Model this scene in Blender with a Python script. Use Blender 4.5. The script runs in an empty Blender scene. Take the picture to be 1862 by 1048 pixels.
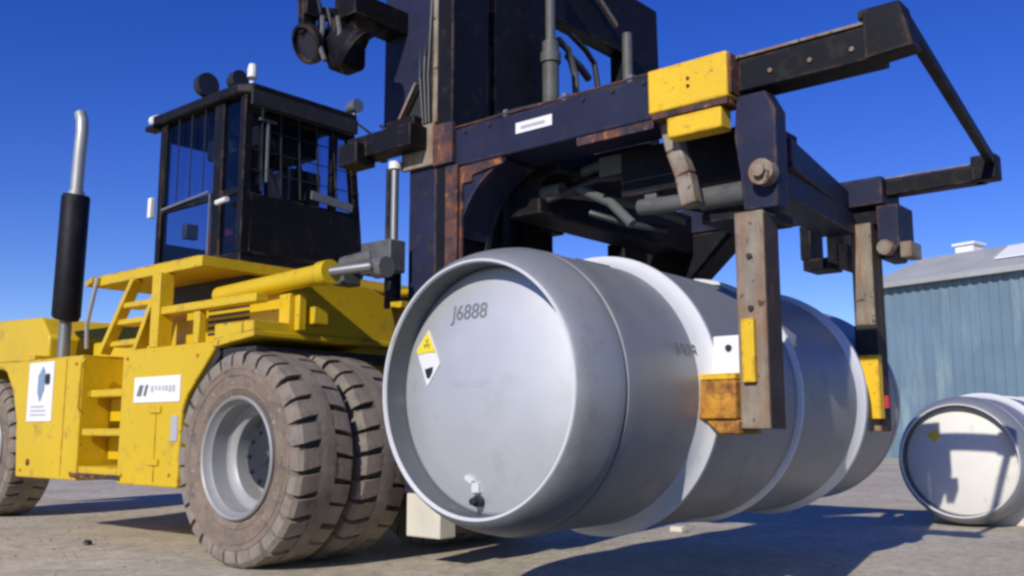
import bpy, bmesh, math, random
from mathutils import Vector, Matrix
random.seed(7)
S = bpy.context.scene
R = math.radians

# ---------------------------------------------------------------- camera
CAM_H = 0.884
cd = bpy.data.cameras.new('camera'); cam = bpy.data.objects.new('camera', cd)
S.collection.objects.link(cam); S.camera = cam
cd.sensor_width = 36; cd.lens = 33.74; cd.clip_start = .05; cd.clip_end = 3000
cam.location = (0, 0, CAM_H); cam.rotation_euler = (math.pi/2 + .146, 0, 0)

# ---------------------------------------------------------------- sky and sun
A = R(40.52)                                    # heading of the lift truck
FW = Vector((math.cos(A), -math.sin(A), 0)); LT = Vector((math.sin(A), math.cos(A), 0))
SUN = (FW*.24 - LT + Vector((0, 0, .57))).normalized()
w = bpy.data.worlds.new('World'); S.world = w; w.use_nodes = True
nt = w.node_tree; bg = nt.nodes['Background']
sky = nt.nodes.new('ShaderNodeTexSky'); sky.sky_type = 'NISHITA'; sky.sun_disc = False
sky.sun_elevation = math.asin(SUN.z); sky.sun_rotation = math.atan2(SUN.x, SUN.y)
sky.altitude = 1200; sky.air_density = 1.0; sky.dust_density = 0; sky.ozone_density = 4.0
hs = nt.nodes.new('ShaderNodeHueSaturation'); hs.inputs['Saturation'].default_value = 1.30
hs.inputs['Hue'].default_value = .53
nt.links.new(sky.outputs[0], hs.inputs['Color']); nt.links.new(hs.outputs[0], bg.inputs[0])
bg.inputs[1].default_value = .132
sd = bpy.data.lights.new('sun', 'SUN'); sd.energy = 4.0; sd.angle = R(.5); sd.color = (1, .95, .87)
so = bpy.data.objects.new('sun', sd); S.collection.objects.link(so)
so.rotation_euler = SUN.to_track_quat('Z', 'Y').to_euler(); so.location = (-8, -12, 10)
S.view_settings.view_transform = 'Standard'; S.view_settings.look = 'None'
S.view_settings.exposure = 0; S.view_settings.gamma = 1
S.render.engine = 'CYCLES'
S.cycles.pixel_filter_type = 'BLACKMAN_HARRIS'; S.cycles.filter_width = 2.8

# ---------------------------------------------------------------- materials
def mat(name, col, rough=.5, metal=0, var=.12, vscale=3, dirt=None, dirt_amt=0, dscale=6,
        bump=0, bscale=40, coat=0, spec=None, edge=None, edge_r=.03, streak=False, speck=None, speck_amt=0, spscale=30):
    m = bpy.data.materials.new(name); m.use_nodes = True
    n = m.node_tree; N = n.nodes; L = n.links
    b = N['Principled BSDF']
    tc = N.new('ShaderNodeTexCoord')
    def noise(scale, det=5, ro=.6, stretch=None):
        t = N.new('ShaderNodeTexNoise'); t.inputs['Scale'].default_value = scale
        t.inputs['Detail'].default_value = det; t.inputs['Roughness'].default_value = ro
        if stretch:
            mp = N.new('ShaderNodeMapping'); mp.inputs['Scale'].default_value = stretch
            L.new(tc.outputs['Object'], mp.inputs[0]); L.new(mp.outputs[0], t.inputs['Vector'])
        else: L.new(tc.outputs['Object'], t.inputs['Vector'])
        return t
    def mix(fac, a, c):
        x = N.new('ShaderNodeMix'); x.data_type = 'RGBA'
        if isinstance(fac, float): x.inputs[0].default_value = fac
        else: L.new(fac, x.inputs[0])
        for v, i in ((a, 6), (c, 7)):
            if isinstance(v, tuple): x.inputs[i].default_value = (*v, 1)
            else: L.new(v, x.inputs[i])
        return x.outputs[2]
    def ramp(sock, a, c):
        r = N.new('ShaderNodeMapRange'); r.inputs[1].default_value = a; r.inputs[2].default_value = c
        L.new(sock, r.inputs[0]); return r.outputs[0]
    lo = tuple(c*(1-var) for c in col); hi = tuple(min(.95, c*(1+var)) for c in col)
    c = mix(ramp(noise(vscale).outputs[0], .3, .7), lo, hi)
    if dirt:
        f = ramp(noise(dscale, 8, .7, (1, 1, .18) if streak else None).outputs[0], .62-dirt_amt*.3, .80-dirt_amt*.25)
        c = mix(f, c, dirt)
    if speck:
        f = ramp(noise(spscale, 3, .6).outputs[0], .66-speck_amt*.25, .72-speck_amt*.22)
        c = mix(f, c, speck)
    if edge:
        bv = N.new('ShaderNodeBevel'); bv.samples = 4; bv.inputs['Radius'].default_value = edge_r
        ge = N.new('ShaderNodeNewGeometry'); dp = N.new('ShaderNodeVectorMath'); dp.operation = 'DOT_PRODUCT'
        L.new(bv.outputs[0], dp.inputs[0]); L.new(ge.outputs['Normal'], dp.inputs[1])
        mr = N.new('ShaderNodeMapRange'); mr.inputs[1].default_value = .985; mr.inputs[2].default_value = .90; L.new(dp.outputs['Value'], mr.inputs[0])
        mm = N.new('ShaderNodeMath'); mm.operation = 'MULTIPLY'; L.new(mr.outputs[0], mm.inputs[0]); L.new(ramp(noise(7, 6, .7).outputs[0], .46, .60), mm.inputs[1])
        c = mix(mm.outputs[0], c, edge)
    L.new(c, b.inputs['Base Color'])
    rr = N.new('ShaderNodeMapRange'); rr.inputs[3].default_value = max(.05, rough-.1); rr.inputs[4].default_value = min(1, rough+.12)
    L.new(noise(vscale*2.3).outputs[0], rr.inputs[0]); L.new(rr.outputs[0], b.inputs['Roughness'])
    b.inputs['Metallic'].default_value = metal
    if spec is not None: b.inputs['Specular IOR Level'].default_value = spec
    if coat: b.inputs['Coat Weight'].default_value = coat; b.inputs['Coat Roughness'].default_value = .2
    if bump:
        bp = N.new('ShaderNodeBump'); bp.inputs['Strength'].default_value = bump; bp.inputs['Distance'].default_value = .02
        L.new(noise(bscale, 6, .65).outputs[0], bp.inputs['Height']); L.new(bp.outputs[0], b.inputs['Normal'])
    return m
M = {}
M['yellow'] = mat('yellow_paint', (.66, .44, .008), .42, var=.06, vscale=2, dirt=(.35, .22, .04), dirt_amt=.2, dscale=4, bump=.05, bscale=7, speck=(.25, .14, .04), speck_amt=-.02, spscale=18, edge=(.22, .12, .03), edge_r=.025)
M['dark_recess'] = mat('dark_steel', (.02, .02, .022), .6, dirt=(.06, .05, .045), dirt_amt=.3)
M['navy'] = mat('navy_frame_paint', (.017, .020, .047), .55, var=.25, vscale=4, dirt=(.05, .038, .03), dirt_amt=.2, dscale=7, bump=.06, bscale=30, spec=.25, edge=(.16, .075, .035))
M['black'] = mat('black_frame_paint', (.007, .007, .010), .55, var=.3, dirt=(.028, .025, .022), dirt_amt=.25, dscale=9, bump=.05, bscale=30, spec=.2, edge=(.11, .07, .045))
M['rust'] = mat('rusty_edge', (.022, .020, .032), .75, var=.4, vscale=9, dirt=(.17, .06, .028), dirt_amt=.75, dscale=8, bump=.2, speck=(.34, .14, .045), speck_amt=.25, spscale=16)
M['dark_brown'] = mat('dark_brown_steel', (.045, .03, .025), .8, var=.4, vscale=9, dirt=(.16, .09, .05), dirt_amt=.3, dscale=12, streak=True, bump=.15)
M['worn'] = mat('worn_grey_steel', (.25, .22, .165), .65, var=.3, vscale=6, dirt=(.24, .105, .04), dirt_amt=.5, dscale=10, bump=.12, streak=True, speck=(.07, .035, .02), speck_amt=.15, spscale=20, edge=(.16, .06, .025), edge_r=.04)
M['pad_yellow'] = mat('worn_yellow_paint', (.80, .50, .012), .55, var=.08, dirt=(.35, .12, .02), dirt_amt=.15, dscale=12, speck=(.12, .05, .02), speck_amt=.02, spscale=30, edge=(.30, .10, .02))
M['pad_orange'] = mat('rusty_orange_pad', (.52, .24, .02), .7, var=.3, vscale=8, dirt=(.16, .05, .02), dirt_amt=.6, dscale=14, bump=.2)
M['steel'] = mat('bright_steel', (.40, .40, .38), .5, metal=.5, var=.1)
M['galv'] = mat('grey_steel_pipe', (.27, .27, .26), .4, metal=.6, var=.15, dirt=(.2, .15, .1), dirt_amt=.2)
M['hose'] = mat('rubber_hose', (.03, .03, .034), .45)
M['palehose'] = mat('pale_dusty_hose', (.10, .105, .098), .6, dirt=(.06, .05, .05), dirt_amt=.5)
M['tank'] = mat('grey_tank_paint', (.29, .30, .305), .42, metal=.25, var=.05, vscale=2.2, dirt=(.22, .21, .195), dirt_amt=.28, dscale=3, speck=(.25, .22, .2), speck_amt=-.02, spscale=26, bump=.05, bscale=9)
M['tank_end'] = mat('pale_tank_end_paint', (.64, .64, .635), .50, metal=.55, var=.04, vscale=2.2, dirt=(.50, .49, .47), dirt_amt=.2, dscale=2.5, bump=.05, bscale=6)
M['cream_end'] = mat('cream_tank_end_paint', (.76, .735, .66), .55, var=.04, dirt=(.5, .4, .22), dirt_amt=.08, dscale=3)
M['tank_ring'] = mat('white_ring_paint', (.67, .67, .665), .42, var=.05, dirt=(.45, .4, .35), dirt_amt=.1)
M['skirt_shade'] = mat('shade_dark_skirt_inside', (.10, .11, .12), .6, var=.15, dirt=(.2, .19, .17), dirt_amt=.15)  # recess shade put into the colour of the skirt's inner face
M['white'] = mat('white_label', (.80, .80, .78), .5, var=.03)
M['ink'] = mat('black_ink', (.02, .02, .025), .6)
M['greyink'] = mat('grey_stencil_ink', (.17, .18, .19), .6)
M['paleink'] = mat('pale_grey_print', (.45, .45, .44), .6)
M['blueink'] = mat('blue_print', (.22, .30, .42), .6)
M['labelyellow'] = mat('yellow_label', (.85, .68, .05), .5, var=.03)
M['labelprint'] = mat('ochre_print', (.42, .30, .03), .6)
M['red'] = mat('red_cloth', (.40, .03, .05), .8)
M['tyre'] = mat('dusty_tyre_wall', (.21, .16, .12), .9, var=.22, vscale=5, dirt=(.10, .085, .075), dirt_amt=.4, dscale=11, bump=.35, bscale=30, speck=(.30, .26, .22), speck_amt=.15, spscale=24)
M['tread'] = mat('dusty_tread', (.235, .195, .155), .9, var=.2, vscale=7, dirt=(.13, .12, .11), dirt_amt=.35, dscale=10, bump=.3, bscale=30)
M['groove'] = mat('tread_groove', (.06, .054, .048), .9)
M['rim'] = mat('silver_wheel_rim', (.33, .33, .325), .5, metal=.15, var=.1, dirt=(.3, .26, .22), dirt_amt=.3)
M['hub'] = mat('dark_wheel_hub', (.018, .02, .03), .5)
M['concrete'] = mat('pale_concrete_block', (.62, .58, .48), .9, var=.12, bump=.2)
M['roof'] = mat('grey_roof', (.36, .37, .36), .7, var=.12, vscale=1.5, speck=(.4, .4, .38), speck_amt=.05, spscale=4)
def glass_mat():
    m = bpy.data.materials.new('tinted_glass'); m.use_nodes = True
    n = m.node_tree; N = n.nodes; L = n.links; N.remove(N['Principled BSDF'])
    tr = N.new('ShaderNodeBsdfTransparent'); tr.inputs[0].default_value = (.74, .78, .87, 1)
    gl = N.new('ShaderNodeBsdfGlossy'); gl.inputs['Roughness'].default_value = .05
    mx = N.new('ShaderNodeMixShader'); mx.inputs[0].default_value = .05
    L.new(tr.outputs[0], mx.inputs[1]); L.new(gl.outputs[0], mx.inputs[2])
    L.new(mx.outputs[0], N['Material Output'].inputs[0]); return m
M['glass'] = glass_mat()
def lens_mat():
    m = mat('lamp_lens', (.75, .75, .72), .15); return m
M['lens'] = lens_mat()

def ground_mat():
    m = bpy.data.materials.new('yard_concrete'); m.use_nodes = True
    n = m.node_tree; N = n.nodes; L = n.links; b = N['Principled BSDF']
    tc = N.new('ShaderNodeTexCoord')
    def noise(s, d, r):
        t = N.new('ShaderNodeTexNoise'); t.inputs['Scale'].default_value = s; t.inputs['Detail'].default_value = d
        t.inputs['Roughness'].default_value = r; L.new(tc.outputs['Object'], t.inputs['Vector']); return t.outputs[0]
    def ramp(s, stops):
        r = N.new('ShaderNodeValToRGB'); e = r.color_ramp.elements
        e[0].position, e[0].color = stops[0][0], (*stops[0][1], 1); e[1].position, e[1].color = stops[-1][0], (*stops[-1][1], 1)
        for p, c in stops[1:-1]: x = e.new(p); x.color = (*c, 1)
        L.new(s, r.inputs[0]); return r.outputs[0]
    def mix(f, a, c, mode='MIX'):
        x = N.new('ShaderNodeMix'); x.data_type = 'RGBA'; x.blend_type = mode
        if isinstance(f, float): x.inputs[0].default_value = f
        else: L.new(f, x.inputs[0])
        L.new(a, x.inputs[6]); L.new(c, x.inputs[7]); return x.outputs[2]
    base = ramp(noise(.55, 8, .62), [(.3, (.50, .425, .30)), (.5, (.63, .55, .405)), (.7, (.72, .65, .51))])
    fine = ramp(noise(9, 10, .75), [(.28, (.45, .43, .4)), (.5, (.85, .85, .85)), (.72, (1.15, 1.15, 1.12))])
    c = mix(.85, base, fine, 'MULTIPLY')
    c = mix(.7, c, ramp(noise(3.2, 6, .7), [(.3, (.72, .70, .68)), (.5, (1, 1, 1)), (.7, (1.12, 1.1, 1.06))]), 'MULTIPLY')
    gv = N.new('ShaderNodeTexVoronoi'); gv.inputs['Scale'].default_value = 55; L.new(tc.outputs['Object'], gv.inputs['Vector'])
    gr = ramp(gv.outputs['Color'], [(0, (.55, .53, .5)), (.5, (1, 1, 1)), (1, (1.2, 1.2, 1.18))])
    c = mix(.5, c, gr, 'MULTIPLY')
    spots = ramp(noise(2.3, 3, .5), [(.66, (0, 0, 0)), (.74, (1, 1, 1))])
    dk = N.new('ShaderNodeRGB'); dk.outputs[0].default_value = (.22, .20, .17, 1)
    x = N.new('ShaderNodeMath'); x.operation = 'MULTIPLY'; x.inputs[1].default_value = .55
    L.new(spots, x.inputs[0]); c = mix(x.outputs[0], c, dk.outputs[0])
    vw = N.new('ShaderNodeVectorMath'); vw.operation = 'ADD'; wn = N.new('ShaderNodeTexNoise'); wn.inputs['Scale'].default_value = 1.1; wn.inputs['Detail'].default_value = 4
    L.new(tc.outputs['Object'], wn.inputs['Vector']); L.new(tc.outputs['Object'], vw.inputs[0]); L.new(wn.outputs['Color'], vw.inputs[1])
    cv = N.new('ShaderNodeTexVoronoi'); cv.feature = 'DISTANCE_TO_EDGE'; cv.inputs['Scale'].default_value = .42; L.new(vw.outputs[0], cv.inputs['Vector'])
    cr_ = N.new('ShaderNodeMapRange'); cr_.inputs[1].default_value = .0; cr_.inputs[2].default_value = .008; cr_.inputs[3].default_value = .6; cr_.inputs[4].default_value = 0
    L.new(cv.outputs['Distance'], cr_.inputs[0]); c = mix(cr_.outputs[0], c, dk.outputs[0])
    st = ramp(noise(.8, 6, .7), [(.60, (0, 0, 0)), (.72, (1, 1, 1))])
    x2 = N.new('ShaderNodeMath'); x2.operation = 'MULTIPLY'; x2.inputs[1].default_value = .4; L.new(st, x2.inputs[0]); c = mix(x2.outputs[0], c, dk.outputs[0])
    L.new(c, b.inputs['Base Color']); b.inputs['Roughness'].default_value = .92
    bp = N.new('ShaderNodeBump'); bp.inputs['Strength'].default_value = .5; bp.inputs['Distance'].default_value = .03
    L.new(noise(14, 10, .75), bp.inputs['Height']); L.new(bp.outputs[0], b.inputs['Normal'])
    return m
M['ground'] = ground_mat()
M['gravel'] = mat('loose_gravel', (.22, .20, .17), .9, var=.5, vscale=30)
M['added_dark'] = mat('added_dark_paving', (.05, .05, .05), .9, var=.2, vscale=1.2, speck=(.12, .115, .11), speck_amt=.2, spscale=60, bump=.5, bscale=60)  # dark surface for the added out-of-view sheet before the tank
def wall_mat():
    m = mat('blue_corrugated_steel', (.140, .215, .275), .55, var=.10, vscale=.7, dirt=(.25, .33, .36), dirt_amt=.35, dscale=1.3, streak=True)
    return m
M['bluewall'] = wall_mat()

# ---------------------------------------------------------------- mesh helpers
class MB:
    def __init__(s): s.bm = bmesh.new(); s.slot = 0
    def face(s, vs):
        try: f = s.bm.faces.new(vs); f.material_index = s.slot; return f
        except ValueError: return None
    def v(s, p): return s.bm.verts.new(p)
    def hexa(s, p):                               # 8 points: bottom ring, top ring
        v = [s.v(q) for q in p]
        for i in ((3, 2, 1, 0), (4, 5, 6, 7), (0, 1, 5, 4), (1, 2, 6, 5), (2, 3, 7, 6), (3, 0, 4, 7)): s.face([v[k] for k in i])
        return s
    def box(s, x0, x1, y0, y1, z0, z1):
        return s.hexa([(x0, y0, z0), (x1, y0, z0), (x1, y1, z0), (x0, y1, z0), (x0, y0, z1), (x1, y0, z1), (x1, y1, z1), (x0, y1, z1)])
    def prism(s, pts, y0, y1):                    # outline in (x,z) extruded along y
        a = [s.v((x, y0, z)) for x, z in pts]; b = [s.v((x, y1, z)) for x, z in pts]; n = len(pts)
        s.face(a); s.face(b[::-1])
        for i in range(n): s.face([a[i], b[i], b[(i+1) % n], a[(i+1) % n]])
        return s
    def prism_x(s, pts, x0, x1):                  # outline in (y,z) extruded along x
        a = [s.v((x0, y, z)) for y, z in pts]; b = [s.v((x1, y, z)) for y, z in pts]; n = len(pts)
        s.face(a[::-1]); s.face(b)
        for i in range(n): s.face([a[i], a[(i+1) % n], b[(i+1) % n], b[i]])
        return s
    def prism_z(s, pts, z0, z1):
        a = [s.v((x, y, z0)) for x, y in pts]; b = [s.v((x, y, z1)) for x, y in pts]; n = len(pts)
        s.face(a[::-1]); s.face(b)
        for i in range(n): s.face([a[i], a[(i+1) % n], b[(i+1) % n], b[i]])
        return s
    def bar(s, p0, p1, wd, ht, up=(0, 0, 1)):     # rectangular bar between two points
        p0, p1 = Vector(p0), Vector(p1); d = (p1-p0).normalized(); up = Vector(up)
        sd = d.cross(up).normalized(); u = sd.cross(d)
        sd *= wd/2; u *= ht/2
        return s.hexa([p0-sd-u, p1-sd-u, p1+sd-u, p0+sd-u, p0-sd+u, p1-sd+u, p1+sd+u, p0+sd+u])
    def tube(s, pts, r, n=12, cap=True):
        pts = [Vector(p) for p in pts]; rs = r if isinstance(r, (list, tuple)) else [r]*len(pts)
        rings = []; ref = None
        for i, p in enumerate(pts):
            d = ((pts[min(i+1, len(pts)-1)] - pts[max(i-1, 0)])).normalized()
            if ref is None: ref = d.orthogonal().normalized()
            ref = (ref - d*ref.dot(d)).normalized(); o = d.cross(ref)
            rings.append([s.v(p + (ref*math.cos(2*math.pi*k/n) + o*math.sin(2*math.pi*k/n))*rs[i]) for k in range(n)])
        for a, b in zip(rings, rings[1:]):
            for k in range(n): s.face([a[k], a[(k+1) % n], b[(k+1) % n], b[k]])
        if cap: s.face(rings[0][::-1]); s.face(rings[-1])
        return s
    def lathe(s, prof, n=64, c=(0, 0, 0), axis='y', closed=False):   # prof: (radius, offset along axis)
        rings = []
        for r, t in prof:
            ring = []
            for k in range(n):
                a = 2*math.pi*k/n; ca, sa = math.cos(a)*r, math.sin(a)*r
                p = (c[0]+ca, c[1]+t, c[2]+sa) if axis == 'y' else ((c[0]+ca, c[1]+sa, c[2]+t) if axis == 'z' else (c[0]+t, c[1]+ca, c[2]+sa))
                ring.append(s.v(p))
                if r == 0: break
            rings.append(ring)
        pairs = list(zip(rings, rings[1:])) + ([(rings[-1], rings[0])] if closed else [])
        for a, b in pairs:
            for k in range(n):
                k2 = (k+1) % n
                if len(a) == 1 and len(b) == 1: continue
                if len(a) == 1: s.face([a[0], b[k2], b[k]])
                elif len(b) == 1: s.face([a[k], a[k2], b[0]])
                else: s.face([a[k], a[k2], b[k2], b[k]])
        return s
    def rot(s, mtx): bmesh.ops.transform(s.bm, matrix=mtx, verts=s.bm.verts); return s
    def build(s, name, m, parent=None, bevel=0, smooth=35, loc=None):
        bmesh.ops.remove_doubles(s.bm, verts=s.bm.verts, dist=1e-5)
        bmesh.ops.recalc_face_normals(s.bm, faces=s.bm.faces)
        me = bpy.data.meshes.new(name); s.bm.to_mesh(me); s.bm.free()
        for x in (m if isinstance(m, (list, tuple)) else [m]): me.materials.append(M[x])
        if smooth:
            me.shade_smooth(); me.set_sharp_from_angle(angle=R(smooth))
        o = bpy.data.objects.new(name, me); S.collection.objects.link(o)
        if parent: o.parent = parent
        if loc: o.location = loc
        if bevel:
            b = o.modifiers.new('bevel', 'BEVEL'); b.width = bevel; b.segments = 2; b.limit_method = 'ANGLE'; b.angle_limit = R(40)
        return o
def tag(o, label=None, cat=None, group=None, kind=None):
    if label: o['label'] = label
    if cat: o['category'] = cat
    if group: o['group'] = group
    if kind: o['kind'] = kind
    return o
def empty(name, loc, rz=0):
    o = bpy.data.objects.new(name, None); S.collection.objects.link(o)
    o.location = loc; o.rotation_euler = (0, 0, rz); o.empty_display_size = .3; return o
def arc(c, r, a0, a1, n):                          # points in a plane
    return [(c[0]+r*math.cos(R(a0+(a1-a0)*i/n)), c[1]+r*math.sin(R(a0+(a1-a0)*i/n))) for i in range(n+1)]
def text_mesh(name, txt, size, m, parent, mtx, depth=.001):
    cu = bpy.data.curves.new(name, 'FONT'); cu.body = txt; cu.size = size; cu.align_x = 'CENTER'; cu.align_y = 'CENTER'
    cu.extrude = depth; cu.offset = size*.004
    o = bpy.data.objects.new(name, cu); S.collection.objects.link(o)
    dg = bpy.context.evaluated_depsgraph_get(); me = bpy.data.meshes.new_from_object(o.evaluated_get(dg))
    bpy.data.objects.remove(o); bpy.data.curves.remove(cu)
    me.materials.clear(); me.materials.append(M[m]); me.transform(mtx); me.name = name
    t = bpy.data.objects.new(name, me); S.collection.objects.link(t); t.parent = parent; return t

ORG = Vector((-1.793, 6.343, 0))
def WL(x, y, z=0): return ORG + FW*x + LT*y + Vector((0, 0, z))

# ---------------------------------------------------------------- ground
g = MB(); g.hexa([(-900, -300, -.5), (900, -300, -.5), (900, 1500, -.5), (-900, 1500, -.5), (-900, -300, 0), (900, -300, 0), (900, 1500, 0), (-900, 1500, 0)])
tag(g.build('ground', 'ground', smooth=0), kind='structure')

g = MB(); g.prism_z([(-7, -22), (40, -22), (40, 1.5), (9.0, 3.4), (4.2, 4.75), (.6, 5.0), (-.9, 4.6), (-7, 2.2)], .0015, .004)
tag(g.build('bounce_blocker', 'added_dark', smooth=0), kind='structure')  # unseen dark sheet, added to cut ground bounce onto the tank flank
# ---------------------------------------------------------------- blue building
def building():
    p0 = Vector((11.35, 30.6, 0)); d = Vector((.58, -.81, 0)).normalized(); ang = math.atan2(d.y, d.x)
    r = empty('storage_shed', p0, ang)
    tag(r, 'pale blue corrugated metal storage shed with low grey roof behind the parked tank', 'building')
    Lx, D, H = 24, 14, 5.35
    def corr(mb, pa, pb, h, outward):
        pa, pb = Vector(pa), Vector(pb); outward = outward[:2]; dd = pb-pa; n = int(dd.length/.30); pts = []
        for i in range(n):
            for f, o in ((0, 0), (.45, 0), (.58, .05), (.87, .05)):
                q = pa + dd*((i+f)/n) + Vector(outward)*o; pts.append(q)
        pts.append(pb)
        a = [mb.v((q.x, q.y, 0)) for q in pts]; b = [mb.v((q.x, q.y, h)) for q in pts]
        for i in range(len(pts)-1): mb.face([a[i], a[i+1], b[i+1], b[i]])
    wb = MB(); corr(wb, (0, 0), (Lx, 0), H, (0, -1, 0)); corr(wb, (0, D), (0, 0), H, (-1, 0, 0))
    corr(wb, (Lx, 0), (Lx, D), H, (1, 0, 0)); corr(wb, (Lx, D), (0, D), H, (0, 1, 0))
    wb.build('wall', 'bluewall', r, smooth=20)
    rb = MB(); o = .12; z = H+.02
    v = [rb.v(q) for q in ((-o, -o-.1, z), (Lx+o, -o-.1, z), (Lx+o, D+o, z), (-o, D+o, z), (1.1, 1.7, z+1.0), (Lx-1.1, 1.7, z+1.0), (Lx-1.1, D-1.7, z+1.0), (1.1, D-1.7, z+1.0), (4, 7, z+1.9), (Lx-4, 7, z+1.9))]
    for f in ((0, 1, 5, 4), (1, 2, 6, 5), (2, 3, 7, 6), (3, 0, 4, 7), (4, 5, 9, 8), (6, 7, 8, 9), (7, 4, 8), (5, 6, 9), (3, 2, 1, 0)): rb.face([v[k] for k in f])
    roof = rb.build('roof', 'roof', r, smooth=0)
    MB().box(-.14, Lx+.14, -.34, -.20, H-.10, H+.06).build('gutter', 'roof', r)
    MB().box(-.06, .06, -.12, -.06, 0, H-.1).build('corner_trim', 'tank_ring', r)
    vv = MB(); vv.box(1.9, 2.5, 2.2, 2.8, z+.9, z+1.32); vv.box(1.83, 2.57, 2.13, 2.87, z+1.32, z+1.40); vv.build('roof_vent', 'white', r)
    k = MB()
    def rp(x, t): return (x, -.2+1.9*t, z+.05+1.0*t)
    k.hexa([rp(4.0, .38), rp(5.3, .38), rp(5.3, .85), rp(4.0, .85)] + [tuple(Vector(rp(*q))+Vector((0, 0, .04))) for q in ((4.0, .38), (5.3, .38), (5.3, .85), (4.0, .85))])
    k.build('skylight', 'white', r)
building()

# ---------------------------------------------------------------- tanks
TL = 3.85; TR = .678; ZC = .745; LIP = .60; Y_NEAR = -.425
def dome_at(x, z): return .135 - .075*(1-(x*x+z*z)/(.578*.578))
def hug(o, ref):                                   # lay a flat mark onto the domed head
    for v in o.data.vertices: v.co.y = y0 + dome_at(v.co.x, v.co.z-ZC) + (v.co.y-(y0+ref))
    return o
def tank_parts(r, endm):
    """axis along local y, starts at y=-TL/2, centre at z=TR+.08"""
    zc = ZC; y0 = -TL/2
    half = [(LIP-.014, .004), (LIP-.008, .0), (LIP, .002), (.612, .012), (.632, .045), (.650, .09), (.664, .14), (.675, .19), (.683, .235), (.681, .248),
            (.664, .252), (.664, .264), (.682, .268), (.684, .30), (.683, .34), (.680, .40), (.679, .47), (TR, .56), (TR, .965), (.712, .975), (.713, 1.45), (.709, 1.72), (.709, 1.86)]
    prof = [(a, y0+b) for a, b in half] + [(a, -y0-b) for a, b in reversed(half)]
    MB().lathe(prof, 144, (0, 0, zc)).build('shell', 'tank', r, smooth=25)
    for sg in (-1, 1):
        MB().lathe([(LIP-.014, sg*(y0+.004)), (LIP-.020, sg*(y0+.012)), (LIP-.022, sg*(y0+.14))], 144, (0, 0, zc)).build('skirt_inner_shade', 'skirt_shade', r, smooth=25)  # inner face of the skirt, painted dark to deepen its shaded arc
    dome = [(LIP-.022, .14)] + [(q_, dome_at(q_, 0)) for q_ in (.575, .56, .53, .48, .42, .36, .30, .24, .18, .12, .06, 0)]
    MB().lathe([(a, y0+b) for a, b in dome], 128, (0, 0, zc)).build('end_plate', endm, r, smooth=60)
    MB().lathe([(a, -y0-b) for a, b in dome], 128, (0, 0, zc)).build('end_plate', endm, r, smooth=60)
    for sg in (-1, 1):
        MB().lathe([(LIP-.018, sg*(y0+.003)), (LIP-.013, sg*(y0-.006)), (LIP-.005, sg*(y0-.006)), (LIP-.001, sg*(y0+.001)), (LIP-.002, sg*(y0+.006)), (LIP-.016, sg*(y0+.010)), (LIP-.019, sg*(y0+.009))], 144, (0, 0, zc), closed=True).build('rim', 'tank_ring', r, smooth=30)
    for s, ra, rb in ((.97, TR, .712), (TL-.97, .712, TR)):
        p = [(ra-.004, s-.10), (ra+.006, s-.075), (ra+.018, s-.045), (ra+.034, s-.022), (.730, s-.006), (.740, s+.003), (.742, s+.022), (.735, s+.036), (rb+.012, s+.050), (rb-.004, s+.07)]
        MB().lathe([(a, y0+b) for a, b in p], 144, (0, 0, zc)).build('stiffening_ring', 'tank_ring', r, smooth=40)
    s = TL/2+.02; p = [(.705, s-.03), (.728, s-.016), (.733, s-.008), (.733, s+.012), (.726, s+.02), (.705, s+.035)]
    MB().lathe([(a, y0+b) for a, b in p], 144, (0, 0, zc)).build('stiffening_ring', 'tank_ring', r, smooth=40)
    sm = MB(); sm.tube([(0, y0+.20+i, zc+TR+.004) for i in ()] or [(0.22, y0+.50, zc+.642), (0.22, y0+.80, zc+.642)], .007, 6)
    sm.build('weld_seam', 'tank', r)
    return zc, y0
rt = empty('steel_tank', WL(2.477, Y_NEAR+TL/2, 1.07-ZC), -A)
tag(rt, 'large grey steel cylinder numbered J6888 held up in the clamp of the lift truck', 'tank')
zc, y0 = tank_parts(rt, 'tank_end')
def on_plate(x, z, roll=0):     # text frame on the end plate, facing -y
    return Matrix.Translation((x, y0+.101, zc+z)) @ Matrix.Rotation(math.pi/2, 4, 'X') @ Matrix.Rotation(R(roll), 4, 'Z')
hug(text_mesh('stencil_number', 'J6888', .105, 'greyink', rt, Matrix.Translation((0, .009, 0)) @ on_plate(-.10, .365, 0) @ Matrix.Diagonal((1.0, 1, 1, 1))), .112)
# hazard diamond: white with yellow upper half and black mark
hz = MB(); hy = y0+.100
def dia(mb, pts, y, th=.003): mb.prism([(x, zc+z) for x, z in pts], y, y+th)
cx, cz = -.385, .16
dia(hz, [(cx-.10, cz+.045), (cx+.01, cz-.14), (cx+.105, cz-.035), (cx-.01, cz+.14)], hy+.010, .004)
hzo = hug(hz.build('hazard_label', 'white', rt), .116)
q = MB(); dia(q, [(cx-.094, cz+.043), (cx-.082, cz+.022), (cx+.062, cz+.032), (cx+.07, cz+.02), (cx-.01, cz+.132)], hy+.007, .003); hug(q.build('label_yellow_half', 'labelyellow', hzo), .116)
q = MB()
for k in range(3):
    a0 = R(90+120*k); c0 = (cx-.008, cz+.07)
    dia(q, [c0] + [(c0[0]+.024*math.cos(a0+t), c0[1]+.024*math.sin(a0+t)) for t in (-.5, 0, .5)], hy+.005, .002)
hug(q.build('label_trefoil', 'labelprint', hzo), .116)
q = MB(); dia(q, [(cx-.012, cz-.055), (cx+.052, cz-.045), (cx+.05, cz-.07), (cx+.028, cz-.10), (cx+.008, cz-.098)], hy+.007, .003); hug(q.build('label_class_mark', 'ink', hzo), .116)
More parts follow.
